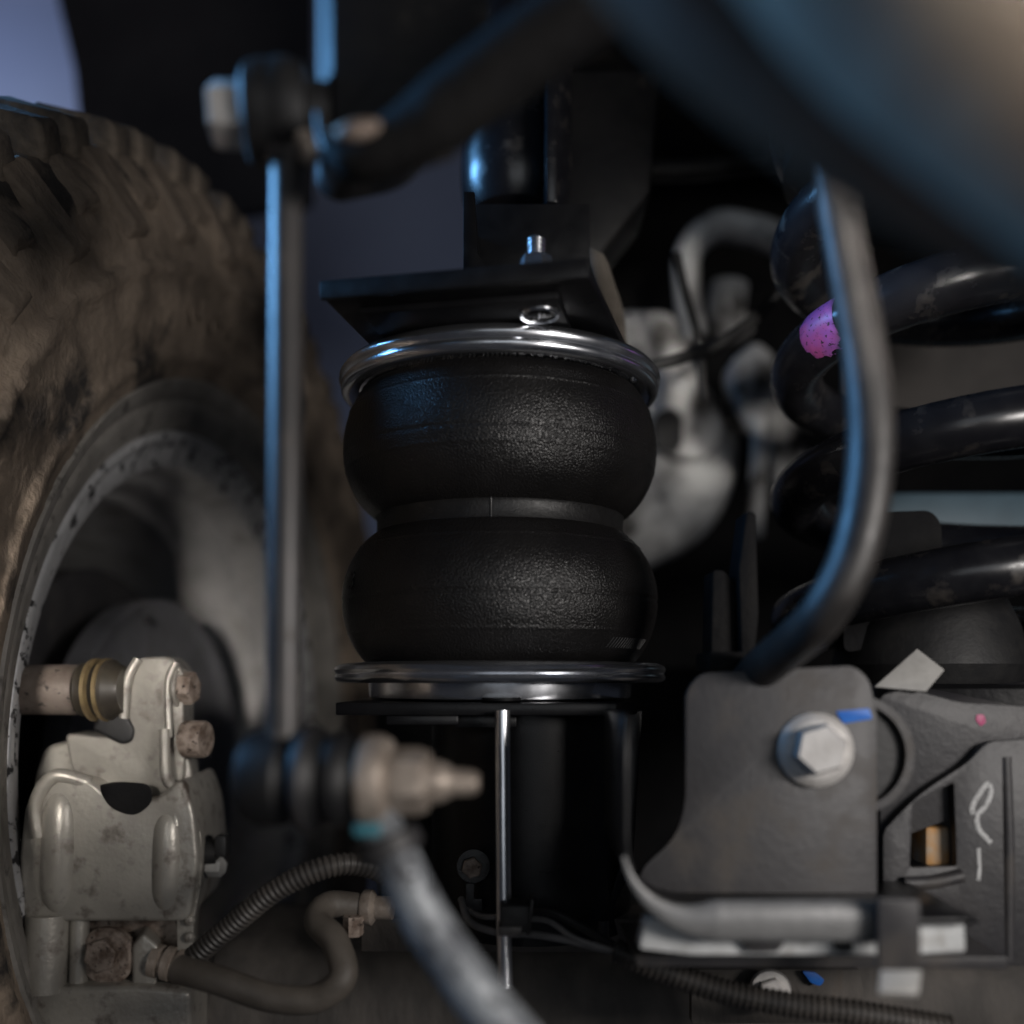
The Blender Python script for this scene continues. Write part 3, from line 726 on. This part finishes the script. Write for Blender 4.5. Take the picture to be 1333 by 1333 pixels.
# ------------------------------------------------------------------ right-hand axle bracket
def axle_bracket():
    Y = .365
    t = thing('arm_bracket', P(1010, 1240, Y), 'grey pressed-steel control arm bracket with a large washer-head bolt', 'bracket')
    plate = [(893, 900), (912, 876), (1112, 866), (1132, 884), (1142, 930), (1142, 1190), (850, 1190), (830, 1150), (838, 1128), (878, 1092), (892, 1050)]
    obj('face_plate', pxplate(plate, Y + .012, .004, [14, 14, 12, 12, 4, 2, 10, 10, 20, 30, 20], .0008), MBRK, t)
    # tray: side wall and floor bent forward from the back
    X0 = (806 - 666.5) / F * .345; X1 = (1262 - 666.5) / F * .345
    zf = Z0 - .0865; path = []
    for z in (-.012, -.03, -.05): path.append(Vector((X0, .338, Z0 + z)))
    rr = .028
    for i in range(9):
        a = PI + PI/2 * i / 8
        path.append(Vector((X0 + rr + rr * math.cos(a), .338, zf + rr + rr * math.sin(a))))
    for k in range(1, 9): path.append(Vector((X0 + rr + (X1 - X0 - rr) * k / 8, .338, zf)))
    obj('tray_flange', ribbon(path, .0030, (0, .062, 0), .0009), MBLK, t, 50)
    lip = [p + Vector((0, -.002, .0022)) for p in path[4:-2]]
    obj('rolled_lip', tube(lip, lambda q: .0006 + .0052 * min(1, q * 2.6) ** 1.5, 90, 24, ell=(.62, 1.25)), MLIPG, t)
    # big flange bolt
    c = P(1060, 976, Y + .0118)
    b = obj('flange_bolt', hexhead(c + Vector((-.0006, -.0065, .0006)), (-.12, -1, .06), .0178, .0080, cham=.35), MBOLT, t)
    obj('bolt_washer', lathe([(0, 0), (.0142, 0), (.0147, .0010), (.0145, .0028), (.0125, .0046), (.0108, .0054), (0, .0056)], c, (-.10, -1, .05), 56, cap=False), MBOLT, b)
    obj('alignment_mark', pxplate([(1088, 926), (1132, 922), (1136, 936), (1098, 942)], Y + .0114, .0008, 3, .0002), MBLUE, t)
    # bushing behind the plate
    bc = P(1090, 978, Y + .035)
    ring = obj('bushing_sleeve', lathe([(.0205, 0), (.0235, 0), (.0238, .001), (.0238, .02), (.0205, .02), (.0205, 0)], bc, (0, -1, 0), 64, cap=False), MBRK, t)
    obj('bushing_rubber', lathe([(0, .002), (.0204, .002), (.0204, .016), (0, .016)], bc, (0, -1, 0), 48, cap=False), MBLKR, ring)
    # tab folded down over the lower plate
    tb = obj('fold_tab', pxplate([(1143, 1170), (1198, 1172), (1200, 1262), (1144, 1262)], .326, .003, 4, .0006), MBRK, t)
    obj('lit_tab_foot', prism([P(1146, 1262, .326), P(1200, 1262, .326), P(1196, 1292, .320), P(1144, 1290, .320)], Vector((0, .001, -.002)), .0005), MTAG, tb)  # pale colour stands in for light falling on the bent foot
    obj('bottom_plate', pxplate([(826, 1244), (1312, 1246), (1312, 1262), (830, 1258)], .366, .05, 2, .0006), MBRK, t)
    # pale painted crossmember behind
    p = thing('painted_seat', P(1040, 1244, .35), 'pale painted seat strip showing between bracket tray and bottom plate', 'seat strip')
    obj('strip', pxplate([(840, 1196), (1256, 1190), (1258, 1240), (1180, 1244), (900, 1244), (832, 1236)], .346, .01, 6, .001), MWHITE, p)
    for pts in ([(906, 1212), (930, 1203), (990, 1210), (1022, 1226), (1012, 1240), (976, 1240), (960, 1224)], [(1086, 1206), (1106, 1204), (1112, 1240), (1090, 1240)]):
        obj('dark_clip', pxplate(pts, .343, .004, 5, .0006), MBRKD, p)
    # lower bolt with paint mark
    b = thing('lower_bolt', P(1000, 1310, .42), 'pale flanged bolt half hidden behind the ribbed conduit', 'bolt')
    c = P(1002, 1288, .42)
    obj('bolt_flange', lathe([(0, 0), (.0088, 0), (.009, .001), (.0082, .003), (0, .0035)], c, (-.1, -1, .1), 40, cap=False), MBOLT, b)
    obj('bolt_head', hexhead(c + Vector((0, -.003, 0)), (-.1, -1, .1), .011, .005), MBOLT, b)
    obj('paint_stripe', pxplate([(1044, 1264), (1062, 1266), (1074, 1276), (1068, 1284), (1056, 1280)], .425, .0015, 4, .0003), MBLUE, b)
    obj('bolt_plate', pxplate([(900, 1262), (1120, 1262), (1130, 1333), (900, 1333)], .430, .006, 4, .0006), MAXLE, b)

def right_arm():
    Y = .40
    t = thing('control_arm', P(1250, 1240, Y), 'dark control arm bracket with a window opening and chalk scribble', 'control arm')
    outer = [(1146, 905), (1180, 896), (1250, 914), (1420, 924), (1420, 1000), (1146, 1100)]
    obj('arm_plate', pxplate(outer, Y + .006, .004, [8, 12, 12, 0, 0, 4], .0005), MBRKD, t)
    lower = [(1150, 1082), (1196, 1034), (1262, 992), (1284, 966), (1420, 956), (1420, 1260), (1262, 1256), (1258, 1190), (1150, 1190)]
    win = [(1188, 1046), (1242, 1018), (1246, 1128), (1184, 1130)]
    obj('lower_plate', pxplate(lower, Y, .005, [10, 30, 20, 14, 0, 0, 6, 6, 4], .0014, holes=[(win, 5)]), MBRKD, t)
    obj('upright_ridge', tube([P(1308, 985, Y + .0016), P(1312, 1100, Y + .0010), P(1312, 1250, Y + .0016)], px2m(8, Y), 20, 16), MBRK, t)
    obj('tie_tube', tube([P(1140, 925, Y + .03), P(1240, 935, Y + .03), P(1420, 915, Y + .03)], px2m(42, Y), 16, 28), MBRKD, t)
    obj('window_sill', tube([P(1176, 1150, Y - .002), P(1215, 1148, Y - .002), P(1252, 1140, Y - .002)], px2m(9, Y), 16, 14), MBRK, t)
    obj('ochre_bush', box(P(1211, 1098, Y + .016), (.011, .016, .017), bw=.002), MTAN, t)
    def stroke(pp, r, n=24):
        bm = tube([P(x, y, Y - .0003) for x, y in pp], px2m(r, Y), n, 8)
        for v in bm.verts: v.co.y = Y - .0002 + (v.co.y - Y) * .12
        return bm
    ch = obj('chalk_mark', stroke([(1267, 1060), (1266, 1050), (1276, 1032), (1286, 1020), (1290, 1030), (1285, 1046), (1274, 1060), (1272, 1070), (1276, 1082), (1290, 1097)], 3.2, 60), MCHALK, t)
    obj('chalk_stroke', stroke([(1274, 1104), (1275, 1128), (1274, 1146)], 2.4, 12), MCHALK, t)
    obj('magenta_dab', pxplate([(1271, 930), (1281, 930), (1284, 940), (1277, 946), (1270, 938)], Y + .0057, .0006, 3, .0001), MMAG, t)
    obj('pale_tab', prism([P(1138, 894, .405), P(1194, 844, .415), P(1230, 872, .41), P(1206, 900, .40)], Vector((0, .0015, -.0004)), .0004), MTAG,
        label='small pale grey metal tab sticking up behind the arm bracket', cat='tab')
    # bump plate standing behind the coil
    obj('stop_plate', pxplate([(1098, 668), (1212, 664), (1226, 680), (1230, 830), (1098, 850)], .50, .004, 12, .0006), MUNDER,
        label='small black upright plate standing inside the coil spring', cat='plate')
    obj('blue_grey_panel', box(P(1330, 682, .66), (.24, .006, .042), bw=.002), MBLUEGREY,
        label='blue-grey panel seen through the lower turns of the coil spring', cat='panel')
    obj('dusty_bulkhead', box(P(1300, 500, .67), (.22, .006, .07), bw=.002), mat('dusty_bulkhead', (.060, .054, .050), .8, 0, (.035, .032, .030), 14, bump=.001, bscale=60),
        label='dusty brown-grey panel behind the middle turns of the coil spring', cat='panel')

def fins():
    Y = .40
    t = thing('clip_bracket', P(960, 860, Y), 'small upright clip bracket with thin fins beside the lower end of the curved hose', 'clip')
    obj('tall_fin', pxplate([(972, 664), (984, 668), (988, 800), (982, 860), (966, 860), (962, 740)], Y, .02, 5, .0010), MUNDER, t)
    obj('short_fin', pxplate([(928, 742), (942, 742), (958, 760), (958, 850), (926, 860)], Y + .006, .02, 5, .0010), MUNDER, t)
    obj('foot', box(P(960, 862, Y + .01), (.03, .03, .008), bw=.001), MUNDER, t)

# ------------------------------------------------------------------ pipes and wires below
def lines_below():
    Y = .405
    obj('brake_hose', tube([P(232, 1262, .412), P(285, 1276, Y), P(350, 1298, Y), P(410, 1300, Y), P(446, 1272, Y), P(436, 1226, Y + .01), P(414, 1200, Y + .02), P(428, 1178, Y + .03), P(470, 1180, Y + .035)], lambda s: px2m(19, Y), 90, 22), MBHOSE,
        label='brown rubber brake hose looping from the caliper to the axle', cat='hose')
    f = thing('hose_fitting', P(488, 1200, .44), 'pale beige hose fitting on the axle at the end of the brake hose', 'fitting')
    A = P(472, 1181, .44); s = .44 / F
    obj('collar', lathe([(0, 0), (21*s, 0), (23*s, 3*s), (23*s, 13*s), (19*s, 16*s), (15*s, 18*s), (15*s, 40*s), (0, 40*s)], A, (1, -.1, 0), 36, cap=False), MBEIGE, f)
    obj('clamp_screw', hexhead(P(460, 1192, .432), (0, 0, -1), .008, .009), MRUST, f)
    obj('ribbed_conduit', corrugated([P(250, 1248, .425), P(300, 1206, .42), P(360, 1158, .415), P(420, 1130, .415), P(470, 1126, .42), P(530, 1150, .43)], px2m(15, .42), px2m(7.4, .42)), MCOND,
        label='ribbed black conduit arching from caliper to axle above the brake hose', cat='conduit')
    obj('ribbed_conduit', corrugated([P(800, 1236, .40), P(860, 1262, .395), P(940, 1290, .39), P(1030, 1308, .385), P(1110, 1318, .38), P(1240, 1340, .375)], px2m(17, .39), px2m(8.2, .39)), MCOND,
        label='ribbed black conduit running under the bracket bottom plate', cat='conduit')
    wr = thing('wire_pair', P(730, 1240, .42), 'pair of thin grey wires leading from a black clip into the ribbed conduit', 'wires')
    obj('wire', tube([P(604, 1180, .44), P(625, 1192, .428), P(650, 1194, .42), P(690, 1196, .415), P(716, 1200, .41), P(750, 1222, .405), P(800, 1238, .402)], px2m(4, .42), 60, 10), MWIRE, wr)
    obj('wire', tube([P(600, 1170, .44), P(612, 1200, .428), P(650, 1214, .42), P(692, 1216, .415), P(740, 1224, .41), P(790, 1236, .404), P(812, 1240, .402)], px2m(5, .42), 60, 10), MWIRE, wr)
    obj('wire', tube([P(690, 1185, .43), P(720, 1188, .425), P(756, 1206, .42), P(800, 1232, .41)], px2m(6, .42), 40, 10), MBLKR, wr)
    cl = thing('cable_clip', P(668, 1214, .41), 'black plastic cable clip gripping the bright threaded rod', 'clip')
    obj('clip_body', box(P(670, 1190, .412), (.0125, .016, .011), bw=.0012), MBLKR, cl)
    obj('clip_tongue', box(P(664, 1208, .409), (.010, .012, .004), bw=.0008), MBRKD, cl)
    obj('clip_latch', box(P(690, 1190, .412), (.0014, .012, .015), Matrix.Rotation(.12, 3, 'Y'), bw=.0004), MHOSE, cl)
    obj('stay_stud', lathe([(0, 0), (.0028, 0), (.0028, .011), (0, .011)], P(785, 1228, .455), (0, 0, 1), 20, cap=False), MBRKD,
        label='short dull stud standing on the axle tube beside the stand', cat='stud')
    ax = thing('axle_tube', P(650, 1333, .52), 'dark dusty axle tube lying below the air spring stand', 'axle')
    ctr = P(200, 1330, .53); c2 = P(1500, 1330, .53)
    obj('tube', tube([Vector((-.165, .575, Z0 - .19)), Vector((.32, .575, Z0 - .19))], .055, 40, 64), MAXLE, ax)
    obj('weld_pad', prism([P(470, 1196, .472), P(880, 1196, .472), P(884, 1240, .478), P(470, 1240, .478)], Vector((0, .03, 0)), .001), MAXLE, ax)

# ------------------------------------------------------------------ chassis behind
def chassis():
    r = thing('chassis_rail', Vector((.15, .75, Z0 + .30)), 'dark underbody chassis rail above the air spring', 'chassis')
    obj('rail', box((.34, .80, Z0 + .62), (.74, .26, .26), bw=.012), MRAIL, r)
    obj('lower_lip', tube([P(740, 215, .66), P(880, 222, .66), P(1010, 208, .64), P(1090, 190, .62)], px2m(14, .66), 30, 16), MRAIL, r)
    t = thing('bump_stop_tower', P(650, 300, .56), 'round glossy black bump stop tower with a blue sheen above the bracket', 'bump stop')
    c = P(672, 296, .57)
    obj('tower', lathe([(0, 0), (.018, .001), (.028, .006), (.032, .016), (.033, .03), (.033, .16), (0, .16)], c, (0, 0, 1), 64, cap=False), MBLKG, t)
    obj('tower_flange', box(P(712, 180, .53) + Vector((.002, 0, 0)), (.006, .03, .085), bw=.001), MBLKG, t)
    # dark block under the rail, over the bag
    obj('rail_bracket', prism([P(716, 90, .60), P(860, 90, .60), P(846, 250, .60), P(770, 345, .60), P(716, 352, .60)], Vector((0, .06, 0)), .003), MRAIL,
        label='dark angled gusset hanging behind the bright nut and stud', cat='gusset')
    obj('brown_strut', prism([P(762, 318, .52), P(786, 330, .52), P(806, 392, .54), P(812, 440, .56), P(790, 440, .56)], Vector((.004, .012, 0)), .001), MBHOSE,
        label='dusty brown strip slanting down beside the folded black bracket', cat='strip')
    # pale casting
    Y = .88
    g = thing('grey_casting', P(880, 760, Y), 'pale grey cast knuckle out of focus between air spring and coil', 'casting')
    def lump(pts, Y, d, r, bw, nm='lump', m=None):
        obj(nm, prism([P(q.x, q.y, Y) for q in fillet(pts, r, 6)], Vector((0, d, 0)), bw, 5), m or MGREY, g, 60)
    lump([(770, 410), (880, 392), (906, 470), (940, 520), (968, 560), (960, 640), (920, 700), (830, 740), (770, 700)], Y, .10, 30, .022, 'housing')
    lump([(800, 400), (880, 400), (900, 460), (870, 500), (800, 500)], Y - .02, .05, 24, .012, 'boss')
    lump([(856, 470), (920, 500), (950, 560), (920, 600), (860, 590)], Y - .025, .05, 24, .014, 'boss')
    obj('bore', lathe([(0, 0), (.018, 0), (.020, .004), (.014, .006), (0, .006)], P(872, 562, Y - .022), (.3, -1, 0), 32, cap=False), MBLKR, g)
    obj('hook_strap', tube([P(905, 440, Y - .02), P(896, 390, Y - .02), P(896, 330, Y - .02), P(930, 296, Y - .02), P(980, 300, Y - .02), P(1040, 320, Y - .02)], lambda s: px2m(26 - 8 * max(0, .5 - s), Y), 50, 20, ell=(1, .7)), MGREY, g)
    obj('inner_link', tube([P(950, 370, Y), P(946, 410, Y), P(958, 440, Y)], px2m(24, Y), 20, 16), MGREY, g)
    lump([(950, 470), (985, 440), (1012, 460), (1010, 540), (980, 560), (956, 520)], Y - .03, .04, 14, .008, 'lug')
    lump([(1000, 520), (1040, 540), (1060, 620), (1010, 640)], Y - .02, .04, 14, .008, 'lug')
    obj('rib', tube([P(990, 540, Y - .03), P(988, 600, Y - .03), P(982, 700, Y - .03)], px2m(11, Y), 20, 14), MGREY, g)
    obj('heater_cable', tube([P(840, 478, .60), P(880, 468, .60), P(930, 450, .61), P(975, 420, .62), P(1020, 372, .62), P(1060, 300, .62)], px2m(8, .6), 50, 12), MBLKR,
        label='thin black cable crossing in front of the pale casting', cat='cable')
    obj('sloping_cable', tube([P(880, 330, .66), P(892, 380, .66), P(908, 440, .66), P(916, 520, .67)], px2m(6, .66), 30, 10), MBLKR,
        label='thin black cable dropping beside the pale hooked strap', cat='cable')
    obj('upper_spring_cup', lathe([(.02, 0), (.085, 0), (.10, .01), (.10, .05), (.09, .055), (.02, .055)], (.245, .50, Z0 + .262), (0, 0, 1), 64), MRAIL,
        label='dark steel upper cup above the coil spring', cat='spring cup')
    # underbody sheet that closes the view behind
    obj('underbody_panel', box((.58, 1.25, Z0 + .35), (1.02, .02, 2.1), bw=.004), MUNDER, kind='structure')
    obj('rear_axle_shadow_plate', box((.09, .78, Z0 - .14), (.40, .02, .30), bw=.004), MUNDER,  # dark sheet added where there is only shade behind the axle
        label='added dark plate standing in for the shade behind the axle and the black stand', cat='plate')

def arch():
    # dark liner behind the wheel and a pale body panel further out
    pts = [P(60, -60, 1.25), P(96, 90, 1.25), P(112, 260, 1.22), P(300, 280, 1.2), P(404, 262, 1.2), P(404, -60, 1.2)]
    obj('arch_liner', prism(pts, Vector((0, .02, 0)), .002), MLINER, label='dark wheel arch liner panel above and behind the tyre', cat='arch liner')
    obj('body_panel', box(P(-20, 40, 1.9), (.62, .03, .62), bw=.01), MPANEL, label='pale bluish body panel beyond the tyre top', cat='body panel')

setting(); wheel(); brake(); caliper(); air_spring(); upper_mount(); anchor_stud(); lower_mount(); long_rod()
stabiliser(); stab_bar(); near_bars(); vent_hose(); coil(); axle_bracket(); right_arm(); fins(); lines_below(); chassis(); arch()
